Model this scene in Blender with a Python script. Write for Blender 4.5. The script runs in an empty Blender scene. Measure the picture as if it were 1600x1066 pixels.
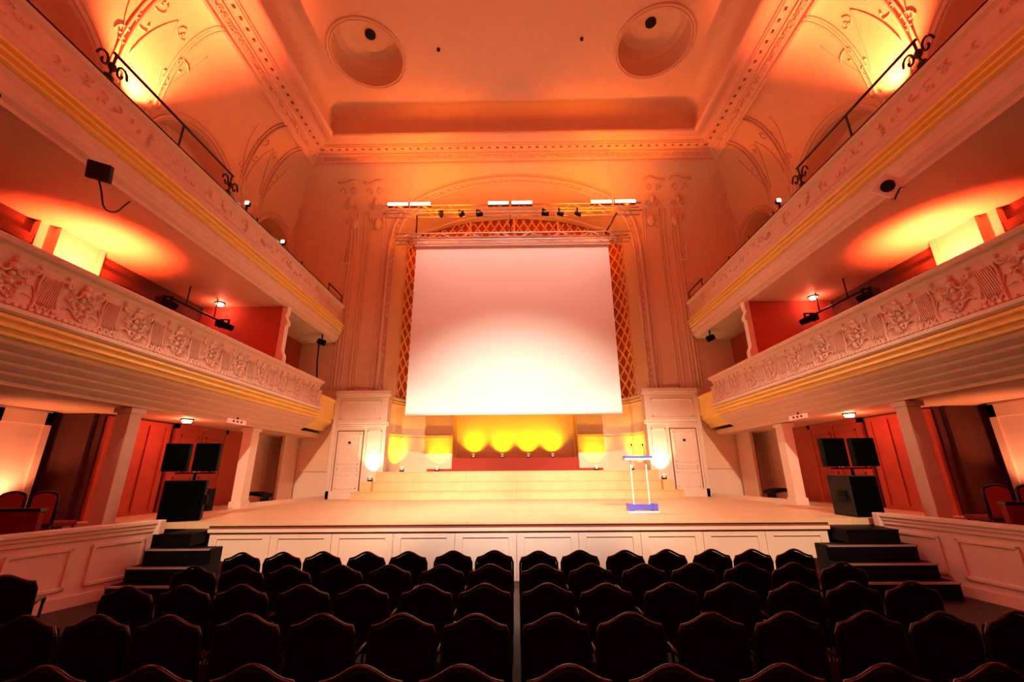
import bpy, bmesh, math, random
from mathutils import Vector, Matrix
random.seed(7)
SC = bpy.context.scene
COL = SC.collection
PI = math.pi
sin, cos, sqrt = math.sin, math.cos, math.sqrt

# ------------------------------------------------------------------ camera
pit, yaw, rol = .3023, .0094, .0075
fw = Vector((-sin(yaw)*cos(pit), cos(yaw)*cos(pit), sin(pit)))
rt = Vector((cos(yaw), sin(yaw), 0)); up = rt.cross(fw)
r2 = rt*cos(rol) - up*sin(rol); u2 = up*cos(rol) + rt*sin(rol)
cd = bpy.data.cameras.new('camera'); cam = bpy.data.objects.new('camera', cd); COL.objects.link(cam)
M3 = Matrix((r2, u2, -fw)).transposed().to_4x4(); M3.translation = Vector((.02, 0, 1.95))
cam.matrix_world = M3
cd.sensor_width = 36; cd.lens = 653.9/1600*36; cd.clip_start = .05; cd.clip_end = 200
SC.camera = cam

# ------------------------------------------------------------------ exposure, world
SC.view_settings.view_transform = 'Standard'; SC.view_settings.look = 'None'
SC.view_settings.gamma = 1; SC.view_settings.use_curve_mapping = False
SC.view_settings.exposure = 0.0
W = bpy.data.worlds.new('hall_air'); SC.world = W; W.use_nodes = True
W.node_tree.nodes['Background'].inputs[0].default_value = (1, .2, .1, 1)
W.node_tree.nodes['Background'].inputs[1].default_value = .01

# ------------------------------------------------------------------ lights
def aim(o, tgt):
    o.rotation_euler = (Vector(tgt)-o.location).to_track_quat('-Z', 'Y').to_euler()
def spot(name, loc, tgt, col, power, deg, blend=.5, rad=.1):
    l = bpy.data.lights.new(name, 'SPOT'); l.color = col; l.energy = power
    l.spot_size = math.radians(deg); l.spot_blend = blend; l.shadow_soft_size = rad
    o = bpy.data.objects.new(name, l); COL.objects.link(o); o.location = loc; aim(o, tgt); return o
def area(name, loc, tgt, col, power, sx, sy, spread=180):
    l = bpy.data.lights.new(name, 'AREA'); l.shape = 'RECTANGLE'; l.size = sx; l.size_y = sy
    l.color = col; l.energy = power; l.spread = math.radians(spread)
    o = bpy.data.objects.new(name, l); COL.objects.link(o); o.location = loc; aim(o, tgt); return o
def point(name, loc, col, power, rad=.08):
    l = bpy.data.lights.new(name, 'POINT'); l.color = col; l.energy = power; l.shadow_soft_size = rad
    o = bpy.data.objects.new(name, l); COL.objects.link(o); o.location = loc; return o
WARM = (1, .62, .42); ORNG = (1, .30, .09); RED = (1, .20, .10); YEL = (1, .50, .0)
for s in (-1, 1):
    # front-of-house stage spots hung at the rear of the room
    spot('stage_front_spot', (s*3.5, -4, 9.5), (s*.5, 12, 3.0), (1, 0.92, 0.72), 13000, 35, 1, .12)
    spot('stage_side_spot', (s*3.5, -4, 9.5), (s*4.6, 12, 1.6), (1, 0.66, 0.4), 9500, 28, .5, .12)
    # ceiling and arch washes on the lighting truss
    spot('ceiling_wash_spot', (s*4.6, 14.5, 12.2), (s*4.95, 13.1, 13.2), (1, 0.128, 0), 1125, 122, .12, .12)
    spot('arch_wash_spot', (s*3.4, 13.0, 11.4), (s*2.9, 15.9, 13.8), (1, 0.152, 0), 1254, 125, 1, .3)
    # pillar uplights on the three gallery levels
    spot('pillar_uplight_low', (s*9.55, 8.3, 1.35), (s*9.85, 8.38, 3.2), (1, 0.253, 0.107), 150, 110, .8, .05)
    spot('pillar_uplight_mid', (s*9.3, 8.3, 5.75), (s*9.55, 8.38, 7.1), (1, 0.072, 0.02), 2625, 115, .95, .05)
    spot('pillar_uplight_top', (s*9.42, 8.35, 10.75), (s*9.52, 8.25, 12.9), (1, .15, .045), 4700, 84, 1, .05)
    # added spot without a fitting, whitens the stage floor centre
spot('stage_floor_fill', (0, 14.1, 11.6), (0, 10.9, 1), (1, .84, .5), 2600, 46, 1, .2)
area('rear_ambient_fill', (0, -4.5, 8.5), (0, 10, 5), (1, 0.0769, 0.0462), 728, 9, 4)  # added ambient red fill from behind the camera, no fitting there
area('stage_top_wash', (0, 13.9, 12.0), (0, 12.6, 1.0), (1, 0.522, 0.413), 269, 8.5, .5, 110)

# ------------------------------------------------------------------ materials
def mat(name, c, rough=.6, metal=0, bump=0, scale=8, var=0, spec=.5, coat=0):
    m = bpy.data.materials.new(name); m.use_nodes = True; nt = m.node_tree; b = nt.nodes['Principled BSDF']
    b.inputs['Base Color'].default_value = (*c, 1); b.inputs['Roughness'].default_value = rough
    b.inputs['Metallic'].default_value = metal; b.inputs['Specular IOR Level'].default_value = spec
    b.inputs['Coat Weight'].default_value = coat
    tc = nt.nodes.new('ShaderNodeTexCoord'); nz = nt.nodes.new('ShaderNodeTexNoise')
    nz.inputs['Scale'].default_value = scale; nz.inputs['Detail'].default_value = 5
    nt.links.new(tc.outputs['Object'], nz.inputs['Vector'])
    if var:
        rp = nt.nodes.new('ShaderNodeValToRGB'); e = rp.color_ramp.elements
        e[0].position = .3; e[1].position = .7
        e[0].color = (*[x*(1-var) for x in c], 1); e[1].color = (*[min(1, x*(1+var*.5)) for x in c], 1)
        nt.links.new(nz.outputs['Fac'], rp.inputs[0]); nt.links.new(rp.outputs[0], b.inputs['Base Color'])
    if bump:
        bp = nt.nodes.new('ShaderNodeBump'); bp.inputs['Strength'].default_value = bump; bp.inputs['Distance'].default_value = .02
        nt.links.new(nz.outputs['Fac'], bp.inputs['Height']); nt.links.new(bp.outputs[0], b.inputs['Normal'])
    return m
def emis(name, c, st):
    m = bpy.data.materials.new(name); m.use_nodes = True; b = m.node_tree.nodes['Principled BSDF']
    b.inputs['Base Color'].default_value = (*c, 1)
    b.inputs['Emission Color'].default_value = (*c, 1); b.inputs['Emission Strength'].default_value = st
    return m
M = dict(
 plaster=mat('cream_plaster', (.76, .54, .43), .65, 0, .25, 6, .06),
 relief=mat('moulded_plaster', (.75, .53, .43), .6, 0, .35, 14, .08),
 smooth=mat('painted_plaster', (.78, .57, .40), .6, 0, .05, 3, .04),
 lit_gilt=mat('yellow_lit_gilding', (.95, .68, .18), .35, 0, .1, 10, .06),  # gilding, with the yellow light on the mouldings put into its colour
 lattice=mat('gilded_lattice', (.92, .55, .24), .5, 0, .1, 10),
 lattice_backing=mat('lattice_backing_cloth', (.62, .15, .04), .9),
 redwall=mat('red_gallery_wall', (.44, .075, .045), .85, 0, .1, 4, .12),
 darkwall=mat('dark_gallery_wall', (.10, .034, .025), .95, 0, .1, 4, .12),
 redcloth=mat('dark_red_velvet', (.20, .014, .012), .9, 0, .2, 30, .1),
 white=mat('white_panel_paint', (.80, .66, .57), .5, 0, .04, 5, .03),
 bright_white=mat('glossy_white_case', (.95, .93, .90), .4),
 nosing=mat('dark_red_nosing', (.25, .06, .035), .4),
 screen=mat('projection_fabric', (.84, .80, .79), .9, 0, .02, 40),
 velvet=mat('black_velvet', (.006, .003, .0035), .95, 0, .2, 60, .1, .05),
 frame=mat('dark_lacquered_wood', (.010, .004, .0035), .28, 0, .05, 20, .1, .45, .05),
 black=mat('black_metal', (.004, .004, .0045), .6, 0, 0, 8, 0, .08),
 matte=mat('black_grille', (.002, .002, .0022), .95, 0, .1, 120, 0, .0),
 grey=mat('speaker_side_grey', (.03, .026, .026), .8, 0, 0, 8, 0, .1),
 iron=mat('wrought_iron', (.03, .018, .015), .4, .6),
 alu=mat('truss_aluminium', (.75, .70, .66), .35, .6),
 blackwood=mat('black_stair_paint', (.003, .002, .002), .5, 0, .05, 20, .1, .1),
 edge=mat('worn_stair_edging', (.62, .50, .48), .3, .6),
 red_step=mat('red_stage_carpet', (.33, .03, .015), .9, 0, .2, 40),
 blue=mat('blue_acrylic', (.10, .10, .62), .3),
 clear=mat('pale_acrylic', (.95, .80, .70), .15),
 floor=mat('auditorium_floor', (.03, .014, .011), .6, 0, .05, 6, .2),
 lamp=emis('lamp_white', (1, .82, .62), 14),
 batten=emis('batten_lamp', (1, .86, .62), 9),
 sign=emis('exit_sign_face', (1, .42, .32), .5),
 signink=mat('sign_lettering', (.22, .03, .02), .6),
 hole=mat('black_vent', (.006, .006, .006), .9),
 wood=None)
def wood(name, c1, c2, axis=0, plank=.14):
    m = bpy.data.materials.new(name); m.use_nodes = True; nt = m.node_tree; b = nt.nodes['Principled BSDF']
    tc = nt.nodes.new('ShaderNodeTexCoord'); mp = nt.nodes.new('ShaderNodeMapping')
    if axis: mp.inputs['Rotation'].default_value = (0, 0, PI/2)
    br = nt.nodes.new('ShaderNodeTexBrick'); br.inputs['Scale'].default_value = 1
    br.inputs['Brick Width'].default_value = 1.9; br.inputs['Row Height'].default_value = plank
    br.inputs['Mortar Size'].default_value = .004; br.inputs['Color1'].default_value = (*c1, 1)
    br.inputs['Color2'].default_value = (*c2, 1); br.inputs['Mortar'].default_value = (*[x*.55 for x in c1], 1)
    nz = nt.nodes.new('ShaderNodeTexNoise'); nz.inputs['Scale'].default_value = 3
    mx = nt.nodes.new('ShaderNodeMixRGB'); mx.blend_type = 'MULTIPLY'; mx.inputs[0].default_value = .25
    L = nt.links.new
    L(tc.outputs['Object'], mp.inputs[0]); L(mp.outputs[0], br.inputs[0]); L(tc.outputs['Object'], nz.inputs[0])
    L(br.outputs['Color'], mx.inputs[1]); L(nz.outputs['Color'], mx.inputs[2]); L(mx.outputs[0], b.inputs['Base Color'])
    b.inputs['Roughness'].default_value = .42
    return m
M['wood'] = wood('honey_stage_boards', (.84, .62, .40), (.78, .56, .34))
M['riserwood'] = wood('pale_riser_boards', (.82, .54, .25), (.78, .50, .22), 0, 5)

# ------------------------------------------------------------------ mesh helpers
LOG = []
class MB:
    def __init__(s): s.v = []; s.f = []; s.m = []; s.k = 0; s.sm = []
    def _add(s, vs, fs, smooth=False):
        n = len(s.v); s.v += [tuple(p) for p in vs]
        for f in fs: s.f.append([i+n for i in f]); s.m.append(s.k); s.sm.append(smooth)
        return s
    def box(s, x0, x1, y0, y1, z0, z1):
        x0, x1 = sorted((x0, x1)); y0, y1 = sorted((y0, y1)); z0, z1 = sorted((z0, z1))
        vs = [(x, y, z) for z in (z0, z1) for y in (y0, y1) for x in (x0, x1)]
        return s._add(vs, [(0,2,3,1),(4,5,7,6),(0,1,5,4),(2,6,7,3),(0,4,6,2),(1,3,7,5)])
    def obox(s, c, ax, ay, az):   # oriented box: centre + half axes
        c, ax, ay, az = map(Vector, (c, ax, ay, az))
        vs = [c+ax*i+ay*j+az*k for k in (-1,1) for j in (-1,1) for i in (-1,1)]
        return s._add(vs, [(0,2,3,1),(4,5,7,6),(0,1,5,4),(2,6,7,3),(0,4,6,2),(1,3,7,5)])
    def bar(s, a, b, w, h=None):
        a, b = Vector(a), Vector(b); d = (b-a); L = d.length; d.normalize()
        u = d.cross(Vector((0,0,1)));
        if u.length < .01: u = d.cross(Vector((0,1,0)))
        u.normalize(); v = u.cross(d)
        return s.obox((a+b)/2, d*L/2, u*w/2, v*(h or w)/2)
    def prism(s, prof, A, B, closed=True, cap=True, smooth=False):
        # prof: list of 2-D points; A,B functions 2-D -> 3-D
        n = len(prof); va = [A(*p) for p in prof]; vb = [B(*p) for p in prof]
        fs = [(i, (i+1) % n, n+(i+1) % n, n+i) for i in range(n if closed else n-1)]
        if cap and closed: fs += [tuple(range(n)), tuple(range(2*n-1, n-1, -1))]
        return s._add(va+vb, fs, smooth)
    def tube(s, pts, r, n=6, closed=False, taper=None):
        pts = [Vector(p) for p in pts]; N = len(pts); rings = []
        prev = None
        for i, p in enumerate(pts):
            a = pts[(i-1) % N] if (closed or i) else p; b = pts[(i+1) % N] if (closed or i < N-1) else p
            d = (b-a); d = d.normalized() if d.length > 1e-9 else Vector((0,0,1))
            if prev is None:
                u = d.cross(Vector((.3,.2,1)));
                if u.length < .05: u = d.cross(Vector((1,0,0)))
            else: u = prev - d*prev.dot(d)
            u.normalize(); prev = u; v = d.cross(u)
            rr = r if not taper else r*(1+(taper-1)*i/(N-1))
            rings.append([p+(u*cos(2*PI*k/n)+v*sin(2*PI*k/n))*rr for k in range(n)])
        vs = [q for R in rings for q in R]; fs = []
        for i in range(N if closed else N-1):
            j = (i+1) % N
            for k in range(n): fs.append((i*n+k, i*n+(k+1) % n, j*n+(k+1) % n, j*n+k))
        if not closed: fs += [tuple(range(n-1, -1, -1)), tuple((N-1)*n+k for k in range(n))]
        return s._add(vs, fs, True)
    def disc(s, c, r, axis, h, n=24, r2=None):   # cylinder / cone from c along axis
        c = Vector(c); d = Vector(axis).normalized(); u = d.cross(Vector((0,0,1)))
        if u.length < .01: u = Vector((1,0,0))
        u.normalize(); v = d.cross(u); r2 = r if r2 is None else r2
        va = [c+(u*cos(2*PI*k/n)+v*sin(2*PI*k/n))*r for k in range(n)]
        vb = [c+d*h+(u*cos(2*PI*k/n)+v*sin(2*PI*k/n))*r2 for k in range(n)]
        return s._add(va+vb, [(k, (k+1) % n, n+(k+1) % n, n+k) for k in range(n)]+[tuple(range(n-1,-1,-1)), tuple(range(n, 2*n))])
    def blob(s, c, rx, ry, rz, n=8, m=5):
        vs = [(c[0], c[1], c[2]-rz)]
        for j in range(1, m):
            t = PI*j/m
            for k in range(n): vs.append((c[0]+rx*sin(t)*cos(2*PI*k/n), c[1]+ry*sin(t)*sin(2*PI*k/n), c[2]-rz*cos(t)))
        vs.append((c[0], c[1], c[2]+rz)); fs = []
        for k in range(n): fs.append((0, 1+(k+1) % n, 1+k)); fs.append((len(vs)-1, 1+(m-2)*n+k, 1+(m-2)*n+(k+1) % n))
        for j in range(m-2):
            for k in range(n): fs.append((1+j*n+k, 1+j*n+(k+1) % n, 1+(j+1)*n+(k+1) % n, 1+(j+1)*n+k))
        return s._add(vs, fs, True)
    def grid(s, P, nu, nv, smooth=True, skip=None):
        vs = [P(i, j) for j in range(nv+1) for i in range(nu+1)]
        fs = [(j*(nu+1)+i, j*(nu+1)+i+1, (j+1)*(nu+1)+i+1, (j+1)*(nu+1)+i) for j in range(nv) for i in range(nu) if not (skip and skip(i, j))]
        return s._add(vs, fs, smooth)
    def build(s, name, mats, parent=None, bevel=0, recalc=True, origin=None):
        if not isinstance(mats, (list, tuple)): mats = [mats]
        me = bpy.data.meshes.new(name); me.from_pydata(s.v, [], s.f)
        for m in mats: me.materials.append(M[m] if isinstance(m, str) else m)
        for p, k, sm in zip(me.polygons, s.m, s.sm): p.material_index = k; p.use_smooth = sm
        if recalc:
            bm = bmesh.new(); bm.from_mesh(me); bmesh.ops.recalc_face_normals(bm, faces=bm.faces); bm.to_mesh(me); bm.free()
        o = bpy.data.objects.new(name, me); COL.objects.link(o)
        if parent: o.parent = parent
        LOG.append(o)
        if origin is not None:
            me.transform(Matrix.Translation(-Vector(origin))); o.location = origin
        if bevel:
            b = o.modifiers.new('bevel', 'BEVEL'); b.width = bevel; b.segments = 2; b.limit_method = 'ANGLE'
        return o
def tag(o, label, cat, group=None):
    o['label'] = label; o['category'] = cat
    if group: o['group'] = group
    return o
def struct(o): o['kind'] = 'structure'; return o
def thing(name, label, cat, loc=(0,0,0), rz=0, group=None):
    o = bpy.data.objects.new(name, None); COL.objects.link(o); o.location = loc; o.rotation_euler = (0,0,rz)
    return tag(o, label, cat, group)
def copy_tree(o, parent=None):
    c = o.copy(); COL.objects.link(c); c.parent = parent
    for ch in [x for x in ALL if x.parent is o]: copy_tree(ch, c)
    return c
def kids(o): return list(o.children)
SIDE = {-1: 'left', 1: 'right'}

# ------------------------------------------------------------------ dimensions
FY = 8.78; SZ = 1.02                       # stage front, stage level
PY = 16.6; AW = 9.9                        # pier face, side wall
ZC0, ZC1 = 11.3, 14.6                      # rear cove
def ycove(z):
    if z <= ZC0: return PY
    e = min(1, (z-ZC0)/(ZC1-ZC0)); return 14.85+1.75*sqrt(max(0, 1-e*e))
ACX = -.02
def archz(x, hw, z0, h, p=2.25):           # arch outline height at x
    t = abs(x)/hw
    return z0+h*max(0, 1-t**p)**(1/p) if t < 1 else z0
# ------------------------------------------------------------------ floor
struct(MB().box(-11, 11, -5.5, 21, -.15, 0).build('floor', 'floor'))

# ------------------------------------------------------------------ ceiling with two round recesses
cb = MB(); CZ = 16.2; LX, LY0, LY1 = 7.27, -5.5, 13.55
RC = [(-5.18, 11.2), (4.96, 10.95)]; RR = 1.24
xs0, xs1, ys0, ys1 = -LX+.34, LX-.34, -5.5, LY1-.34
# flat field split in x strips around the two recesses (square with a round hole)
def hole_square(cx, cy, hs):
    n = 48; outer = []; inner = []
    for k in range(n):
        a = 2*PI*k/n; c, s_ = cos(a), sin(a); t = hs/max(abs(c), abs(s_))
        outer.append((cx+c*t, cy+s_*t, CZ)); inner.append((cx+c*RR, cy+s_*RR, CZ))
    cb._add(outer+inner, [(k, (k+1) % n, n+(k+1) % n, n+k) for k in range(n)])
    # recess: drum then shallow dome
    rings = [inner]
    for z, r in ((CZ+.45, RR), (CZ+.75, RR*.96), (CZ+.95, RR*.82), (CZ+1.04, RR*.55), (CZ+1.06, .14)):
        rings.append([(cx+cos(2*PI*k/n)*r, cy+sin(2*PI*k/n)*r, z) for k in range(n)])
    for A, B in zip(rings, rings[1:]):
        cb._add(A+B, [(k, (k+1) % n, n+(k+1) % n, n+k) for k in range(n)], True)
    cb._add([(cx+cos(2*PI*k/n)*r, cy+sin(2*PI*k/n)*r, z) for r, z in ((.14, CZ+1.06), (.14, CZ+1.2)) for k in range(n)],
            [(k, (k+1) % n, n+(k+1) % n, n+k) for k in range(n)])
hs = 1.5
def quad(x0, x1, y0, y1):
    if x1 > x0 and y1 > y0: cb._add([(x0,y0,CZ),(x1,y0,CZ),(x1,y1,CZ),(x0,y1,CZ)], [(0,1,2,3)])
(ax, ay), (bx_, by_) = RC
hole_square(ax, ay, hs); hole_square(bx_, by_, hs)
quad(xs0, ax-hs, ys0, ys1); quad(ax-hs, ax+hs, ys0, ay-hs); quad(ax-hs, ax+hs, ay+hs, ys1)
quad(ax+hs, bx_-hs, ys0, ys1); quad(bx_-hs, bx_+hs, ys0, by_-hs); quad(bx_-hs, bx_+hs, by_+hs, ys1); quad(bx_+hs, xs1, ys0, ys1)
# quarter round between cornice and flat field
CV = [(.08, 15.16), (.12, 15.25), (.12, 15.72)] + [(.12-.46*(1-cos(t*PI/16)), 15.72+.48*sin(t*PI/16)) for t in range(1, 9)]
def rim(prof, closed=False, mb=None):
    """sweep an (outward offset, z) profile round the U of the ceiling: left side, back, right side, mitred"""
    mb = mb or MB(); n = len(prof)
    path = [lambda o, z: (-LX-o, -5.5, z), lambda o, z: (-LX-o, LY1+o, z), lambda o, z: (LX+o, LY1+o, z), lambda o, z: (LX+o, -5.5, z)]
    for A, B in zip(path, path[1:]): mb.prism(prof, A, B, closed=closed, cap=False)
    return mb
for A, B in zip(CV, CV[1:]): rim([A, B], mb=cb)
ceil = struct(cb.build('ceiling', 'smooth', recalc=False))
for cx_, cy_ in RC:
    o = MB().tube([(cx_+cos(2*PI*k/48)*(RR+.1), cy_+sin(2*PI*k/48)*(RR+.1), CZ-.01) for k in range(48)], .05, 6, True)
    o.tube([(cx_+cos(2*PI*k/48)*(RR+.01), cy_+sin(2*PI*k/48)*(RR+.01), CZ-.01) for k in range(48)], .03, 6, True)
    o.build('roundel_moulding', 'smooth', ceil)
    MB().disc((cx_, cy_, CZ+1.0), .19, (0,0,1), .06, 24).build('recessed_lamp', 'hole', ceil)
for x, y in ((-2.6, 11.0), (2.4, 10.7)):
    MB().disc((x, y, CZ-.06), .06, (0,0,1), .06, 12).build('ceiling_boss', 'grey', ceil)
# roof above the recesses keeps daylight and world light out
struct(MB().box(-11.5, 11.5, -5.5, 21.5, 17.9, 18.1).build('trim_1', 'darkwall'))

# ------------------------------------------------------------------ cornice (trim_2) and its ornament
P1 = [(1.36,14.55),(1.30,14.60),(1.28,14.70),(1.24,14.72),(1.10,14.88),(1.04,14.88),(1.02,14.96),(.97,14.97),(.97,15.3)]
P2 = [(.72,15.3),(.72,15.02),(.66,15.02),(.64,15.08),(.45,15.10),(.42,15.04),(.34,15.03),(.30,14.97),(.24,14.95),(.10,14.93),(.04,14.95),(.0,15.0),(0,15.08),(.05,15.10),(.08,15.16)]
cn = rim(P1); rim(P2, mb=cn); rim([(.97,15.3),(.72,15.3)], mb=cn); rim([(.97,15.10),(.97,14.985),(.90,14.985),(.90,15.10)], mb=cn); rim([(.80,15.10),(.80,14.985),(.72,14.985),(.72,15.10)], mb=cn)
# block course: gaps open into the slot above
def side_blocks():
    y = -4.0
    while y < LY1+.8:
        for s in (-1, 1): cn.box(s*(LX+.79), s*(LX+.91), y, y+.21, 14.99, 15.12)
        y += .335
    x = -LX-.7
    while x < LX+.6:
        cn.box(x, x+.21, LY1+.79, LY1+.91, 14.99, 15.12); x += .335
side_blocks()
corn = struct(cn.build('trim_2', 'relief', recalc=False))
def cornice_leaves():
    mb = MB()
    def leaf(P, k):
        for q in range(3):
            a = random.uniform(0, 6.28)
            pts = []
            for t in range(7):
                u = t/6; r = .11*(1-u*.75); pts.append(P(cos(a+u*4)*r+q*.13-.13, (sin(a+u*4)*r)*.8))
            mb.tube(pts, .022, 4, taper=.5)
    # band between (1.24,14.72) and (1.10,14.88)
    du = Vector((-.14, .16)).normalized()
    for k in range(46):
        y = -1+k*.35
        if y > 14.6: break
        for s in (-1, 1):
            leaf(lambda a, b, y=y, s=s: (s*(LX+1.155+du.x*b), y+a, 14.79+du.y*b), k)
    for k in range(46):
        x = -8.0+k*.35
        if x > 8.1: break
        leaf(lambda a, b, x=x: (x+a, LY1+1.155+du.x*b, 14.79+du.y*b), k)
    return mb
cornice_leaves().build('foliage_band', 'relief', corn)

# ------------------------------------------------------------------ side walls
def cove_a(t): return (AW-1.3*(1-cos(t)), 11.7+2.9*sin(t))     # t 0..pi/2  -> (|x|, z)
LUN = [(.6, 2.1, 1.9), (5.9, 1.85, 1.9), (10.8, 1.85, 1.95), (15.25, 1.4, 1.7)]         # lunettes: centre y, half width, rise
LZ = 10.3
def zl(y):
    for yc, hw, h in LUN:
        if abs(y-yc) < hw: return LZ+h*sqrt(1-((y-yc)/hw)**2)
    return None
def zc(a): return 11.7+2.9*sqrt(max(0, 1-((a-8.6)/1.3)**2)) if a <= AW else 0
for s in (-1, 1):
    wb = MB()
    # lower hall wall level by level, behind the galleries
    wb.box(s*10.6, s*10.75, -5.5, 9.3, 0, 3.25); wb.box(s*9.15, s*9.3, 9.3, PY+.2, 0, 3.25); wb.box(s*9.3, s*10.7, 9.2, 9.32, 0, 3.25)
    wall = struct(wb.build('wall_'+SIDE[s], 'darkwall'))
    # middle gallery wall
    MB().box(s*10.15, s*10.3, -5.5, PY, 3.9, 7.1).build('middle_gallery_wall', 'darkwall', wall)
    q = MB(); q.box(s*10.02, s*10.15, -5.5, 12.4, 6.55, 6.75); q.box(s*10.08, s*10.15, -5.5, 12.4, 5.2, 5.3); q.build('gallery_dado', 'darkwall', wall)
    # upper cove with lunettes: height field over (|x|, y)
    nu, nv = 38, 300; A0, A1, Y0, Y1 = 8.57, 10.6, -1.6, PY+.1
    def P(i, j):
        a = A0+(A1-A0)*(i/nu); y = Y0+(Y1-Y0)*j/nv; l = zl(y) or 0
        return (s*a, y, max(zc(a), l, LZ if a > AW else 11.7))
    def skip(i, j):
        a = A0+(A1-A0)*((i+.5)/nu); y = Y0+(Y1-Y0)*(j+.5)/nv
        return a > AW and zl(y) is None
    cv = MB().grid(P, nu, nv, True, skip)
    cvo = cv.build('lunette_cove', 'smooth', wall, recalc=False)
    u = MB()   # upper pillars, jambs, back wall
    edges = [-1.6]+[e for yc, hw, h in LUN for e in (yc-hw, yc+hw)]+[PY+.1]
    for k in range(0, len(edges), 2): u.box(s*AW, s*10.6, edges[k], edges[k+1], 7.3, 11.7)
    u.box(s*10.6, s*10.8, -1.6, PY, 7.3, 12.6)
    u.build('upper_gallery_wall', 'plaster', wall)
    # transverse rib mouldings climbing the cove
    rb = MB()
    for y in (3.9, 7.80, 8.95, 12.70, 13.80, 16.45):
        for off, r in ((0, .04), (.14, .025)):
            yy = y+(off if y in (3.9, 8.95, 13.8) else -off)
            rb.tube([(s*(cove_a(t*PI/28)[0]-.02), yy, cove_a(t*PI/28)[1]-.03) for t in range(15)], r, 6)
    # hood mouldings of the lunettes, running on the cove
    for yc, hw, h in LUN[1:]:
        for g in (.10, .26):
            pts = []
            for t in range(25):
                an = PI*t/24; y = yc+(hw+g)*cos(an); z = LZ+(h+g)*sin(an)
                zz = max(z, 11.7); e = min(1, (zz-11.7)/2.9); a = 8.6+1.3*sqrt(max(0, 1-e*e))
                pts.append((s*((a if z > 11.7 else AW)-.02), y, z))
            rb.tube(pts, .035 if g < .2 else .02, 6)
    rb.build('rib_moulding', 'relief', wall)
    # scroll ornament on the pillars
    def surf(y, l, off=.02):         # l: height along pillar/cove
        if l < 11.7: return (s*(AW-off), y, l)
        t = min(PI/2, (l-11.7)/2.5); a, z = cove_a(t); return (s*(a-off), y, z-off)
    for yc in (8.4, 13.25):
        o = MB(); rnd = random.Random(3)
        for lz in (10.2, 10.7, 11.2, 11.8, 12.5, 13.2, 13.9):
            for sg in (-1, 1):
                cy, sp = yc+sg*rnd.uniform(.14, .5)*(1+.5*(lz > 12)), rnd.uniform(3.6, 5.5); r0 = rnd.uniform(.12, .24)*(1+.4*(lz > 12))
                ph = rnd.uniform(0, 6)
                o.tube([surf(cy+sg*cos(ph+sp*t/14)*r0*(1-.8*t/14), lz+sin(ph+sp*t/14)*r0*(1-.8*t/14), .02) for t in range(15)], .018, 5, taper=.5)
                for _ in range(3):
                    p = surf(cy+rnd.uniform(-.2, .2), lz+rnd.uniform(-.2, .2), .02); o.blob(p, .03, .035, .03, 6, 4)
        for sg in (-1, 1):
            o.tube([surf(yc+sg*(.42+.05*sin(t)), 8.8+t*.22, .03) for t in range(14)], .03, 5)
            o.tube([surf(yc+sg*(.42-.42*t/14), 12.2+1.9*(t/14)**.7, .015) for t in range(15)], .02, 5, taper=.5)
            o.tube([surf(yc+sg*(.55+.55*sin(t/14*PI/2)), 12.0+2.2*t/14, .015) for t in range(15)], .018, 5, taper=.5)
        o.build('scroll_relief', 'relief', wall)
    # pillars of the lower and middle galleries that carry the uplights
    q = MB()
    for y0, y1 in ((7.87, 8.90),):
        q.box(s*AW, s*10.6, y0, y1, .6, 3.25); q.box(s*(AW-.05), s*AW, y0, y0+.12, .6, 3.2); q.box(s*(AW-.05), s*AW, y1-.14, y1, .6, 3.2)
        q.box(s*(AW-.05), s*AW, y0, y1, 2.95, 3.2)
        q.box(s*AW, s*10.15, y0, y1, 4, 7.1); q.box(s*(AW-.05), s*AW, y0, y0+.12, 4, 7.1); q.box(s*(AW-.05), s*AW, y1-.12, y1, 4, 7.1)
        q.box(s*10.0, s*10.15, y0-.28, y0, 4, 7.1); q.box(s*10.07, s*10.15, y0-.16, y0-.1, 4, 7.1)
    q.build('gallery_pillar', 'white', wall)
    # under-gallery ceiling and gallery floors
    MB().box(s*7.7, s*10.7, -5.5, PY, 3.25, 3.42).build('under_gallery_ceiling', 'smooth', wall)

# ------------------------------------------------------------------ back wall with arch and apse
HW, ZS, RH = 5.3, 10.3, 3.9          # arch half width, springing, rise (inner edge)
N = 60
INN = [(5.3,10.3),(5.28,11.6),(5.05,12.6),(4.6,13.15),(3.9,13.55),(2.75,13.92),(1.5,14.12),(0,14.2)]
OUT = [(5.7,10.3),(5.67,11.75),(5.42,12.8),(4.95,13.35),(4.2,13.8),(2.9,14.16),(1.55,14.34),(0,14.4)]
def outline(g):                      # from left base up over the arch to right base, g = outward growth
    c = [(a[0]+(b[0]-a[0])*g/.4, a[1]+(b[1]-a[1])*g/.4) for a, b in zip(INN, OUT)]
    c = [(-x, z) for x, z in c]+[(x, z) for x, z in c[-2::-1]]
    e = [(c[0][0], c[0][1]-1.3)]+c+[(c[-1][0], c[-1][1]-1.3)]
    pts = [(-HW-g, 2.0), (-HW-g, 5.0), (-HW-g, 7.0), (-HW-g, 9.0)]
    for i in range(1, len(e)-2):
        for q in range(4):
            t = q/4; r = []
            for d in (0, 1):
                p0, p1, p2, p3 = e[i-1][d], e[i][d], e[i+1][d], e[i+2][d]
                r.append(.5*(2*p1+(p2-p0)*t+(2*p0-5*p1+4*p2-p3)*t*t+(3*p1-p0-3*p2+p3)*t**3))
            pts.append(tuple(r))
    pts.append(c[-1])
    pts += [(HW+g, 9.0), (HW+g, 7.0), (HW+g, 5.0), (HW+g, 2.0)]
    return pts
wb = MB()
O = outline(0); n = len(O)
def wpt(x, z, off=0): return (x, ycove(z)-off, z)
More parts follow.
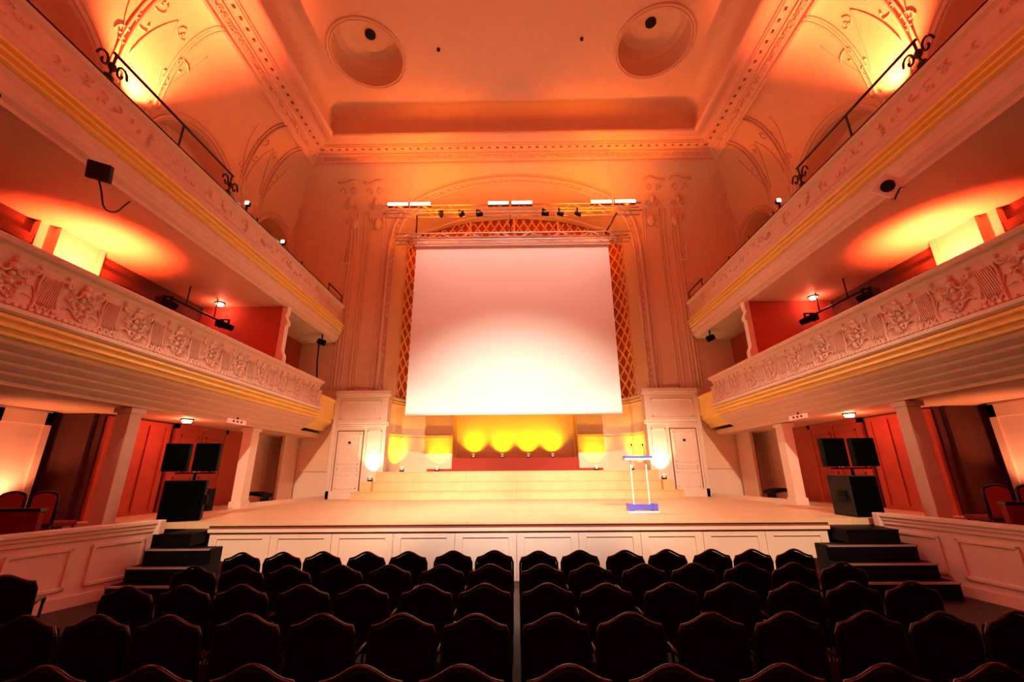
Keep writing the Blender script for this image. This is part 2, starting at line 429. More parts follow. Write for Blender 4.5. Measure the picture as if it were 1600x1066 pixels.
# wall field: inner outline fanned out to a rectangle in rings
def ring(f):                         # f 0..1 from arch outline to outer frame
    R = []
    for x, z in O:
        if z <= ZS+1e-6 and abs(x) >= HW-1e-6: tx, tz = math.copysign(AW, x), z
        else:
            an = math.atan2(z-ZS, x); tx = max(-AW, min(AW, cos(an)*40)); tz = ZS+sin(an)*40
            k = min(AW/abs(cos(an)) if abs(cos(an)) > 1e-6 else 1e9, (ZC1-ZS)/abs(sin(an)) if abs(sin(an)) > 1e-6 else 1e9)
            tx, tz = cos(an)*k, ZS+sin(an)*k
        R.append((x+(tx-x)*f, z+(tz-z)*f))
    return R
K = 14
rings = [ring(k/K) for k in range(K+1)]
vs = [wpt(min(AW, max(-AW, x)), min(z, ZC1)) for R in rings for x, z in R]
wb._add(vs, [(k*n+i, k*n+i+1, (k+1)*n+i+1, (k+1)*n+i) for k in range(K) for i in range(n-1)], True)
back = struct(wb.build('wall_back', 'smooth', recalc=False))
# filler in the upper corners left by the fan
fb = MB()
for s in (-1, 1):
    fb.grid(lambda i, j, s=s: (s*(6.0+(AW-6.0)*i/8), ycove(10.3+4.3*j/24)+.02, 10.3+4.3*j/24), 8, 24)
fb.build('cove_corner', 'smooth', back, recalc=False)
# apse plan path
PATH = [(-5.3, 16.6), (-5.15, 17.3), (-4.85, 18.0), (-3.9, 18.5), (0, 18.5), (3.9, 18.5), (4.85, 18.0), (5.15, 17.3), (5.3, 16.6)]
def ypath(x):
    x = abs(x)
    P_ = [(0, 18.5), (3.9, 18.5), (4.85, 18.0), (5.15, 17.3), (5.3, 16.6)]
    for (a, ya), (b, yb) in zip(P_, P_[1:]):
        if x <= b: return ya+(yb-ya)*(x-a)/(b-a)
    return 16.6
ib = MB()                             # intrados running back to the lattice
ib._add([wpt(x, z) for x, z in O]+[(x*.998, max(ypath(x), ycove(z)+.4 if abs(x) < 5 else 0), z) for x, z in O],
        [(i, i+1, n+i+1, n+i) for i in range(4, n-5)], True)
ib.build('arch_intrados', 'smooth', back, recalc=False)
# archivolt: stepped mouldings round the opening
av = MB()
for g, r in ((.02, .07), (.30, .085), (.44, .035)):
    av.tube([wpt(x, z, .03) for x, z in outline(g)[1:-1]], r, 8)
av.build('archivolt', 'relief', back)
av = MB()
pts = [p for p in outline(.16)[1:-1]]
acc = 0
for (x0, z0), (x1, z1) in zip(pts, pts[1:]):
    L = math.hypot(x1-x0, z1-z0); m = max(1, int(L/.28))
    for q in range(m):
        t = (q+.5)/m; x, z = x0+(x1-x0)*t, z0+(z1-z0)*t; y = ycove(z)
        av.blob((x, y-.02, z), .085, .05, .10 if abs(x) > 5 else .07, 7, 4)
av.build('leaf_garland', 'relief', back)
# second arc set inside the soffit
MB().tube([(x*.93, ypath(x*.93)-.6 if abs(x) < 5.2 else 16.9, ZS+(z-ZS)*.97) for x, z in O[9:-9]], .05, 6).build('inner_arc_moulding', 'relief', back)
# lattice
lz0 = 4.85
def ltop(x):
    x = abs(x); T = [(0,14.18),(1.5,14.1),(2.75,13.9),(3.9,13.53),(4.6,13.12),(5.05,12.55),(5.28,11.5),(5.31,10.3)]
    for (a, za), (b, zb) in zip(T, T[1:]):
        if x <= b: return za+(zb-za)*(x-a)/(b-a)
    return 10.3
lb = MB(); bk = MB()
L0, L1 = [], []
# arclength param of the path
seg = [0]
for a, b in zip(PATH, PATH[1:]): seg.append(seg[-1]+math.dist(a, b))
TOT = seg[-1]
def pp(u):
    u = max(0, min(TOT, u))
    for k in range(len(seg)-1):
        if u <= seg[k+1]+1e-9:
            t = (u-seg[k])/(seg[k+1]-seg[k]); a, b = PATH[k], PATH[k+1]; return (a[0]+(b[0]-a[0])*t, a[1]+(b[1]-a[1])*t)
sp = .42
for sg in (-1, 1):
    k = -40
    while k < 70:
        pts = []
        for q in range(160):
            z = lz0+q*.07; u = k*sp+sg*(z-lz0)*.62+(0 if sg > 0 else 0)
            if .95 <= u <= TOT-.95:
                x, y = pp(u)
                if z < ltop(x): pts.append((x, y-.05, z))
        if len(pts) > 1:
            for a, b in zip(pts[::3], pts[3::3]+[pts[-1]]):
                if a != b: lb.bar(a, b, .045, .06)
        k += 1
# vertical and horizontal ribs dividing the lattice into bays
for x in (-4.4, -2.2, 0, 2.2, 4.4):
    y = ypath(x); lb.box(x-.05, x+.05, y-.14, y-.03, lz0, ltop(x))
nb = 60
bk.grid(lambda i, j: (pp(TOT*i/nb)[0], pp(TOT*i/nb)[1]+.22, lz0-.1+(ltop(pp(TOT*i/nb)[0])+.6-lz0)*j), nb, 1)
org = thing('organ_lattice', 'gilded diamond lattice screen filling the arch behind the projection screen', 'lattice', (0, 18.4, lz0))
def childfix(o, root):
    o.parent = root; o.matrix_parent_inverse = Matrix.Translation(-root.location)
childfix(lb.build('lattice', 'lattice'), org); childfix(bk.build('backing', 'lattice_backing', recalc=False), org)
rv = MB()
for q in range(2):
    us = [TOT*q+(1-2*q)*u for u in (0, .3, .7, .84)]
    rv.grid(lambda i, j: (pp(us[i])[0], pp(us[i])[1]-.02, 4.7+(ltop(pp(us[i])[0])+.6-4.7)*j), 3, 1, True)
    ex, ey = pp(us[3]); rv.box(ex-.03, ex+.03, ey-.06, ey+.25, 4.7, ltop(ex)+.05)
rv.build('arch_reveal', 'smooth', back, recalc=False)
# apse wall below the lattice, with cornices and central alcove
ap = MB(); PB = [p for p in PATH]
def wallpath(pts, z0, z1, th=.12, mb=ap):
    for a, b in zip(pts, pts[1:]):
        mb._add([(a[0],a[1],z0),(b[0],b[1],z0),(b[0],b[1],z1),(a[0],a[1],z1)], [(0,1,2,3)])
wallpath([(-5.3,16.6),(-5.15,17.3),(-4.85,18.0),(-3.9,18.5),(-2.75,18.5),(-2.75,19.4),(2.65,19.4),(2.65,18.5),(3.9,18.5),(4.85,18),(5.15,17.3),(5.3,16.6)], 1.9, 4.9)
apo = ap.build('apse_wall', 'smooth', back, recalc=False)
def mould(pts, z, h, d, mb):
    for a, b in zip(pts, pts[1:]):
        ax, ay = a; bx, by = b; nx, ny = (by-ay), -(bx-ax); L = math.hypot(nx, ny); nx, ny = nx/L*d, ny/L*d
        mb.obox(((ax+bx)/2+nx/2, (ay+by)/2+ny/2, z), ((bx-ax)/2*1.02, (by-ay)/2*1.02, 0), (nx/2, ny/2, 0), (0, 0, h/2))
mm = MB()
for zz, h, d in ((4.88, .10, .16), (4.76, .06, .10), (4.66, .05, .05), (3.42, .08, .10), (3.34, .04, .05)):
    mould(PATH[:4]+[(-2.75, 18.5)], zz, h, d, mm); mould([(2.65, 18.5)]+PATH[5:], zz, h, d, mm)
for zz in (3.9, 3.5): mould([(-2.7, 19.4), (2.6, 19.4)], zz, .04, .04, mm)
for xx in (-4.55, 4.55):
    pass
mm.build('apse_moulding', 'smooth', back)
struct(MB().box(-2.75, 2.65, 18.4, 19.5, 4.9, 5.0).box(-6, 6, 19.6, 19.7, 1.9, 14.8).build('trim_3', 'redwall'))

# piers: base with door, moulded cap, tall pilaster following the cove
for s in (-1, 1):
    X = lambda v: s*v
    q = MB()
    q.box(X(5.05), X(7.1), PY-.12, PY+.3, 1.0, 4.80); q.box(X(7.1), X(9.3), PY+.05, PY+.3, .9, 3.3)
    o = q.build('pier_base', 'white', back)
    q = MB()
    for z, h, d in ((4.98, .14, .24), (4.86, .08, .18), (3.78, .08, .16), (3.70, .05, .14), (1.16, .28, .15)):
        q.box(X(5.0-.05), X(7.12), PY-d-.02, PY-.1, z-h/2, z+h/2)
    q.box(X(7.0), X(7.14), PY-.17, PY-.1, 1.0, 4.8)
    for x0, x1, z0, z1 in ((5.2, 5.75, 1.5, 3.5), (5.3, 6.9, 3.95, 4.65)):
        for a, b, c, d in ((x0,x1,z0,z0+.04),(x0,x1,z1-.04,z1),(x0,x0+.04,z0,z1),(x1-.04,x1,z0,z1)): q.box(X(a), X(b), PY-.145, PY-.115, c, d)
    q.build('pier_moulding', 'white', back)
    # fluted pilaster panels up the wall and over the cove
    q = MB()
    for x in (5.78, 5.90, 6.52, 6.60, 6.74, 7.06, 7.20, 7.34, 7.46):
        q.tube([wpt(X(x), z, .02) for z in [5.1]+[5.1+.3*k for k in range(1, 28)]], .03 if x not in (6.74, 7.34) else .045, 6)
    q.tube([wpt(X(x), 5.25, .02) for x in (5.9, 6.52)], .03, 6); q.tube([wpt(X(x), 12.4, .02) for x in (5.9, 6.52)], .03, 6)
    for x in (6.15, 7.2):
        q.blob(wpt(X(x), 12.7, .05), .18, .12, .3, 10, 6)
    q.build('pilaster_panel', 'smooth', back)
    q = MB(); rnd = random.Random(5)
    for cx_ in (6.2, 7.35):
        for z0 in (12.75, 13.35, 13.95):
            for sg in (-1, 1):
                q.tube([wpt(X(cx_+sg*(.2+.13*cos(t*.5)*(1-t/16))), z0+.16*sin(t*.5)*(1-t/16), .05) for t in range(13)], .04, 5, taper=.5)
        q.tube([wpt(X(cx_-.45+.9*t/8), 14.25+.05*sin(t*PI/4), .06) for t in range(9)], .06, 6)
        q.blob(wpt(X(cx_), 13.6, .06), .12, .1, .22, 8, 5)
    q.build('capital_relief', 'relief', back)
    # small L shaped wall light
    t = thing('wall_sconce', 'slim pale vertical strip fitting with a small foot on the %s pier wall' % SIDE[s], 'wall light', (s*7.55, PY-.08, 11.2))
    MB().box(-.035, .035, -.05, .04, -.45, .45).box(-s*.0, -s*.26, -.05, .04, -.47, -.40).build('strip', 'white', t)
    # service door in the pier
    t = thing('door_%d' % (1 if s < 0 else 2), 'narrow white panelled service door in the %s pier beside the steps' % SIDE[s], 'door', (s*6.40, PY-.13, 1.27))
    t['kind'] = 'structure'; del t['label']; del t['category']
    d = MB().box(-.48, .48, -.03, .01, 0, 2.2).build('door_leaf', 'white', t)
    q = MB()
    for x0, x1, z0, z1 in ((-.4,.4,.1,.62),(-.4,.4,.74,.86),(-.4,.4,.98,2.1)):
        for a, b, c, e in ((x0,x1,z0,z0+.03),(x0,x1,z1-.03,z1),(x0,x0+.03,z0,z1),(x1-.03,x1,z0,z1)): q.box(a, b, -.05, -.03, c, e)
    q.build('door_moulding', 'white', t)
    MB().box(-.52, -.49, -.02, .02, 0, 2.24).box(.49, .52, -.02, .02, 0, 2.24).box(-.52, .52, -.02, .02, 2.21, 2.24).build('door_gap', 'nosing', t)
    MB().disc((0, -.03, 1.78), .05, (0,-1,0), .03, 16).build('door_porthole', 'hole', t)

# ------------------------------------------------------------------ stage
stg = thing('stage', 'honey coloured wooden concert stage with white panelled front behind the chairs', 'stage', (0, FY, 0))
def sp_(mb, name, m, **k): o = mb.build(name, m, **k); childfix(o, stg); return o
sp_(MB().box(-5.93, 5.93, FY+.001, 9.05, .90, SZ).box(-9.15, 9.15, 9.05, 16.6, .90, SZ).box(-5.2, 5.2, 16.6, 19.4, .9, SZ), 'deck', 'wood')
sp_(MB().box(-5.95, 5.95, FY-.04, FY, .93, .985), 'nosing', 'nosing')
sp_(MB().box(-5.96, 5.96, FY-.08, FY, .985, SZ), 'deck_edge', 'wood')
sp_(MB().box(-5.95, 5.95, FY-.07, FY+.02, .865, .925), 'lip', 'white')
sp_(MB().box(-5.95, 5.95, FY-.045, FY+.02, .845, .862), 'shadow_strip', 'nosing')
for q in (-1, 1): sp_(MB().box(q*9.15, q*5.95, 9.04, 9.1, .25, .9), 'side_fascia', 'blackwood')
for k in range(10):
    x0 = -5.93+k*1.186; x1 = x0+1.18
    m = MB().box(x0, x1, FY+.012, FY+.06, 0, .86)
    for a, b, c, d in ((x0,x0+.15,.12,.76),(x1-.15,x1,.12,.76),(x0,x1,.76,.86),(x0,x1,0,.12)): m.box(a, b, FY-.012, FY+.014, c, d)
    m.box(x0+.15, x1-.15, FY-.02, FY+.013, .745, .762)
    sp_(m, 'fascia_panel', 'white', bevel=.004)
sp_(MB().box(-5.93, -5.88, FY+.06, 9.1, 0, .88).box(5.93, 5.88, FY+.06, 9.1, 0, .88), 'end_panel', 'white')
# platform tiers
tiers = [(5.86, 15.6, 1.30, 'widest and lowest'), (5.62, 16.1, 1.63, 'middle'), (5.24, 16.32, 1.97, 'narrow topmost')]
for i, (hw, y0, z1, nm) in enumerate(tiers):
    m = MB(); z0 = (SZ, 1.30, 1.63)[i]
    yb = 16.47 if i < 2 else 16.47
    m.box(-hw, hw, y0, yb, z0, z1-.03)
    if i == 2: m.box(-4.85, 4.85, 16.47, 18.4, z0, z1-.03)
    t = thing('stage_riser', 'pale wooden %s tier of the steps across the rear of the stage' % nm, 'riser', (0, y0, z0), group='rear stage tiers')
    childfix(m.build('riser_body', 'riserwood'), t)
    m = MB().box(-hw-.01, hw+.01, y0-.025, yb, z1-.03, z1)
    if i == 2: m.box(-4.85, 4.85, 16.47, 18.4, z1-.03, z1)
    childfix(m.build('tread', 'riserwood'), t)
for s in (-1, 1):
    tag(MB().box(s*5.24, s*5.62, 15.85, 16.12, 1.30, 1.64).build('step_box', 'riserwood'), 'small wooden step box at the %s end of the stage tiers' % SIDE[s], 'step')
# red carpeted bench in the alcove and its backdrop panel
tag(MB().box(-2.7, 2.6, 18.2, 19.3, 1.97, 2.5).box(-3.75, -2.7, 18.2, 18.45, 1.97, 2.07).box(2.6, 3.6, 18.2, 18.45, 1.97, 2.07).build('alcove_bench', 'red_step'), 'long dark red carpeted bench under the glowing yellow alcove', 'bench')
t = thing('backdrop_panel', 'tall plain panel glowing yellow inside the central alcove', 'panel', (0, 19.3, 2.5))
childfix(MB().box(-2.68, 2.58, 19.28, 19.36, 2.5, 4.88).build('board', 'smooth'), t)
childfix(MB().box(-2.74, -2.64, 19.1, 19.3, 2.5, 4.88).box(2.54, 2.64, 19.1, 19.3, 2.5, 4.88).build('edge_trim', 'lit_gilt'), t)

def uplight(loc, label, ang=0, target=None, col=YEL, power=60, deg=70):
    t = thing('floor_uplight', label, 'lamp', loc, group='floor uplights at the back of the stage')
    MB().disc((0,0,0), .07, (0,0,1), .03, 16).box(-.09, .09, -.012, .012, .0, .12).build('base', 'black', t)
    MB().disc((0,0,.06), .065, (0,0,1), .12, 16).build('housing', 'white', t)
    MB().disc((0,0,.181), .055, (0,0,1), .006, 16).build('lens', LENS, t)
    spot('uplight_beam', (loc[0], loc[1], loc[2]+.20), target, col, power, deg, 1, .04)
LENS = emis('uplight_lens', (1, .8, .2), 5)
nth = ['leftmost', 'second from left', 'third from left', 'fourth from left']
for k, x in enumerate((-1.88, -.62, .52, 1.58)):
    uplight((x, 18.88, 2.5), 'small uplight on the red bench, %s of the four' % ['leftmost', 'second from left', 'second from right', 'rightmost'][k], target=(x, 19.3, 3.5), power=330, deg=110)
for s in (-1, 1):
    uplight((s*3.3, 18.10, 1.97), 'small uplight by the flat wall %s of the alcove' % ('left' if s < 0 else 'right'), target=(s*3.3, 18.5, 2.9), power=300, deg=95)
    uplight((s*4.6, 17.5, 1.97), 'small uplight in the %s corner of the apse' % SIDE[s], target=(s*5.0, 17.75, 2.9), power=330, deg=95)
    uplight((s*5.42, 16.22, 1.63), 'small uplight at the foot of the %s pier by the top tier' % SIDE[s], target=(s*5.42, 16.5, 2.9), col=(1, .66, .34), power=300, deg=90)

# ------------------------------------------------------------------ projection screen and trusses
def truss(mb, x0, x1, y, z, w, h, step):
    for dy in (-w/2, w/2):
        for dz in (-h/2, h/2): mb.tube([(x0, y+dy, z+dz), (x1, y+dy, z+dz)], .025, 6)
    x = x0; k = 0
    while x+step <= x1+.01:
        a, b = (-h/2, h/2) if k % 2 == 0 else (h/2, -h/2)
        for dy in (-w/2, w/2): mb.tube([(x, y+dy, z+a), (x+step, y+dy, z+b)], .012, 4)
        mb.tube([(x, y-w/2, z+a), (x+step, y+w/2, z+a)], .012, 4); x += step; k += 1
SY = 14.76
t = thing('projection_screen', 'large white projection screen hanging in front of the arch', 'screen', (0, SY, 3.84))
childfix(MB().box(-3.89, 3.72, SY-.02, SY+.02, 3.92, 10.52).build('fabric', 'screen'), t)
childfix(MB().tube([(-3.9, SY, 3.88), (3.73, SY, 3.88)], .045, 10).build('bottom_bar', 'white'), t)
childfix(MB().box(-3.95, 3.78, SY-.08, SY+.08, 10.50, 10.60).box(-3.5, -3.44, SY-.03, SY+.03, 10.6, 10.72).box(3.2, 3.26, SY-.03, SY+.03, 10.6, 10.72).build('roller_case', 'alu'), t)
t = thing('screen_truss', 'pale box truss directly above the projection screen', 'truss', (0, SY, 10.9))
m = MB(); truss(m, -4.75, 4.62, SY, 10.88, .3, .3, .6); childfix(m.build('truss_frame', 'alu'), t)
childfix(MB().box(-3.95, 3.78, SY+.17, SY+.2, 10.62, 11.06).build('masking_strip', 'white'), t)
t2 = thing('lighting_truss', 'lighting truss with bright batten lamps crossing in front of the arch top', 'truss', (0, SY-.3, 12.0))
m = MB(); truss(m, -5.2, 5.05, SY-.3, 11.95, .3, .34, .5); childfix(m.build('truss_frame', 'alu'), t2)
for s, xs in ((-1, (-3.95, -3.88)), (1, (3.65, 4.1))):
    tag(MB().tube([(xs[0], SY, 11.03), ((xs[0]+xs[1])/2, SY-.1, 11.4), (xs[1], SY-.3, 11.78)], .035, 6).build('suspension_strut', 'iron'), 'dark strut joining the screen truss to the lighting truss, %s side' % SIDE[s], 'strut')
tag(MB().tube([(-.15, SY-.16, 11.05), (-.15, SY-.3, 11.78)], .015, 6).build('suspension_cable', 'iron'), 'thin central cable between the two trusses', 'cable')
for k, (x, nm) in enumerate(((-4.1, 'left'), (0, 'middle'), (4.0, 'right'))):
    tag(MB().tube([(x, SY-.3, 12.1), (x, SY-.3, 15.1)], .005, 6).build('rigging_cable', 'alu'), 'thin cable carrying the lighting truss from the cornice, %s one' % nm, 'cable', 'rigging cables')
for k, (x, nm) in enumerate(((-4.65, 'outer left'), (-3.75, 'inner left'), (-.62, 'left of centre'), (.32, 'right of centre'), (3.5, 'inner right'), (4.45, 'outer right'))):
    t = thing('batten_lamp', 'bright white batten lamp on the lighting truss, %s' % nm, 'lamp', (x, SY-.34, 12.16), group='batten lamps on the lighting truss')
    MB().box(-.42, .42, -.08, .08, 0, .08).build('housing', 'black', t)
    MB().box(-.40, .40, -.10, -.082, .0, .12).box(-.40, .40, -.08, .07, .082, .115).build('lamp_tube', 'batten', t)
for k, x in enumerate((-2.9, -2.1, -1.4, 1.2, 1.8, 2.5)):
    nm = ['far left', 'second from left', 'third from left', 'third from right', 'second from right', 'far right'][k]
    t = thing('truss_spotlight', 'small dark spotlight clamped under the lighting truss, %s' % nm, 'spotlight', (x, SY-.45, 11.82), rz=.3*k, group='spotlights on the truss')
    MB().disc((0,.1,-.12), .07, (.2,-1,-.3), .26, 14, .09).build('can', 'black', t)
    MB().box(-.1, -.085, -.03, .03, -.16, .04).box(.085, .1, -.03, .03, -.16, .04).box(-.1, .1, -.03, .03, .03, .05).build('yoke', 'black', t)

# ------------------------------------------------------------------ lectern
t = thing('lectern', 'clear lectern with blue top and blue footed base standing on the stage', 'lectern', (2.95, 10.6, SZ))
MB().box(-.33, .33, -.12, .12, 1.22, 1.27).build('top', 'blue', t, bevel=.01)
MB().box(-.36, .36, -.2, .15, 1.17, 1.215).build('reading_shelf', 'clear', t)
MB().box(-.2, -.17, -.015, .015, .16, 1.18).build('post', 'clear', t); MB().box(.17, .2, -.015, .015, .16, 1.18).build('post', 'clear', t)
MB().box(-.22, .22, -.12, .1, .05, .17).build('base', 'blue', t)
for s in (-1, 1):
    MB().box(s*.22, s*.34, -.14, .14, .03, .19).build('foot', 'blue', t, bevel=.01)
MB().box(-.36, .36, -.17, .17, 0, .03).build('base_plate', 'clear', t)
for x in (-.1, .17):
    MB().tube([(x, 0, 1.27), (x+.01, -.01, 1.42), (x-.04, -.08, 1.52)], .008, 6).blob((x-.045, -.09, 1.53), .02, .02, .03).build('microphone', 'black', t)

# ------------------------------------------------------------------ speakers
for s in (-1, 1):
    x0 = -6.84 if s < 0 else 6.92
    t = thing('subwoofer', 'large black bass speaker cabinet on the %s corner of the stage' % SIDE[s], 'speaker', (x0, 9.15, SZ), group='bass speakers')
    w = .36 if s < 0 else .29
    t.location.x = x0 = -6.9 if s < 0 else 7.12; t.rotation_euler.z = .55 if s < 0 else 0
    MB().box(-w, w, 0, .62, 0, .80).build('cabinet', 'grey' if s > 0 else 'black', t, bevel=.015)
    MB().box(-w+.02, w-.02, -.02, 0, .02, .78).build('grille', 'matte', t)
    MB().box(-s*w, -s*(w+.06), .1, .3, .3, .5).build('handle', 'black', t)
    q = thing('speaker_pole', 'black pole and crossbar above the %s bass speaker' % SIDE[s], 'stand', (x0, 9.36, SZ+.80))
    MB().tube([(0,0,0), (0,0,.14)], .03, 10).build('pole', 'black', q)
    MB().box(-.42, .42, -.03, .03, .13, .16).build('crossbar', 'black', q)
    for e in (-1, 1):
        MB().tube([(e*.3, 0, .14), (e*.3, 0, .2)], .015, 8).build('clamp', 'black', q)
        px = (-7.27 if e < 0 else -6.62) if s < 0 else (6.74 if e < 0 else 7.36)
        r = thing('loudspeaker', 'square black loudspeaker, %s of the pair above the %s bass speaker' % ('left' if e < 0 else 'right', SIDE[s]), 'speaker', (px, 9.2, SZ+.98), group='paired loudspeakers')
        r.rotation_euler.z = .3 if s < 0 else 0
        hw = .23 if s < 0 else .24
        MB().box(-hw, hw, 0, .14, 0, .58).build('cabinet', 'black', r, bevel=.01)
        MB().box(-hw+.015, hw-.015, -.015, 0, .015, .565).build('grille', 'matte', r)
    if s < 0: tag(MB().box(-8.24, -8.08, 11.6, 11.85, SZ, SZ+.55).build('stage_monitor', 'black', bevel=.01), 'small black upright box behind the %s bass speaker' % SIDE[s], 'box')

# ------------------------------------------------------------------ side stairs
for s in (-1, 1):
    xa, xb = (-6.53, -5.97) if s < 0 else (5.97, 6.9)
    t = thing('side_staircase', 'black stairs with pale worn edges rising to the stage on the %s' % SIDE[s], 'stairs', ((xa+xb)/2, 8.2, 0))
    for k, (y, z) in enumerate(((7.43, .25), (7.73, .46), (8.03, .69), (8.33, .90))):
        x1, x2 = xa, xb
        if k < 3: x1, x2 = (xa-.0, -5.35) if s < 0 else (5.35, xb)
        if k < 3: x2 = x2 if s < 0 else xb
        yb = 8.33 if k < 3 else 9.04
        childfix(MB().box(x1, x2, y, yb, 0 if k == 0 else (.25, .46, .69)[k-1], z-.03).build('riser', 'blackwood'), t)
        childfix(MB().box(x1, x2, y-.02, yb, z-.03, z).build('tread', 'blackwood'), t)
        if k < 3: childfix(MB().box(x1+.02, x2-.02, y-.028, y-.018, z-.022, z+.002).box(x1+.02, x2-.02, y-.028, y+.02, z-.001, z+.004).build('nosing_strip', 'edge'), t)

# ------------------------------------------------------------------ stalls box parapets
PAR = {-1: [(-6.62, 8.25), (-7.2, 6.3), (-7.55, 3.0), (-7.6, -2)], 1: [(7.0, 8.75), (7.28, 6.63), (7.5, 3.0), (7.55, -2)]}
for s in (-1, 1):
    t = thing('box_parapet', 'cream panelled parapet of the ground floor boxes on the %s' % SIDE[s], 'parapet', (PAR[s][0][0], PAR[s][0][1], 0))
    for (xa, ya), (xb, yb) in zip(PAR[s], PAR[s][1:]):
        a, b = Vector((xa, ya, 0)), Vector((xb, yb, 0)); d = (b-a).normalized(); L = (b-a).length
        nrm = Vector((-s, 0, 0)); nrm = (nrm-d*nrm.dot(d)).normalized(); c = (a+b)/2
        def ob(u0, u1, n0, n1, z0, z1, mb):
            mb.obox(a+d*(u0+u1)/2+nrm*(n0+n1)/2+Vector((0,0,(z0+z1)/2)), d*(u1-u0)/2, nrm*(n1-n0)/2, Vector((0,0,(z1-z0)/2)))
        m = MB(); ob(0, L, -.14, 0, 0, 1.04, m); ob(0, L, 0, .02, 0, .16, m); childfix(m.build('parapet_wall', 'white'), t)
        m = MB(); ob(-.02, L, -.2, .07, 1.08, 1.14, m); ob(-.02, L, -.16, .045, 1.02, 1.08, m); ob(0, L, -.0, .025, .95, 1.02, m); childfix(m.build('capping', 'white', bevel=.008), t)
        npn = max(1, round(L/1.15)); w = L/npn
        for k in range(npn):
            m = MB(); u0, u1, z0, z1 = k*w+.12, (k+1)*w-.12, .26, .86
            for p in ((u0,u1,z0,z0+.05),(u0,u1,z1-.05,z1),(u0,u0+.05,z0,z1),(u1-.05,u1,z0,z1)): ob(p[0], p[1], 0, .022, p[2], p[3], m)
            childfix(m.build('panel_moulding', 'white', bevel=.005), t)
    # end post
    x, y = PAR[s][0]
    childfix(MB().box(x-.08*1, x+.1, y-.02, y+.12, .9, 1.14).build('end_post', 'white', bevel=.01), t)
    # box floor and dark divider
    tag(MB().box(s*7.85, s*10.55, -2, 8.6, .0, .55).build('box_floor', 'redcloth'), 'dark carpeted raised floor of the %s ground boxes' % SIDE[s], 'platform')
    tg = thing('box_divider', 'dark low partition across the %s ground floor box' % SIDE[s], 'partition', (s*8.6, 7.0, .55))
    MB().box(-1.1, 1.15, -.04, .04, 0, .86).build('panel', 'redcloth', tg); MB().box(-1.12, 1.17, -.06, .06, .86, .9).build('rail', 'frame', tg)

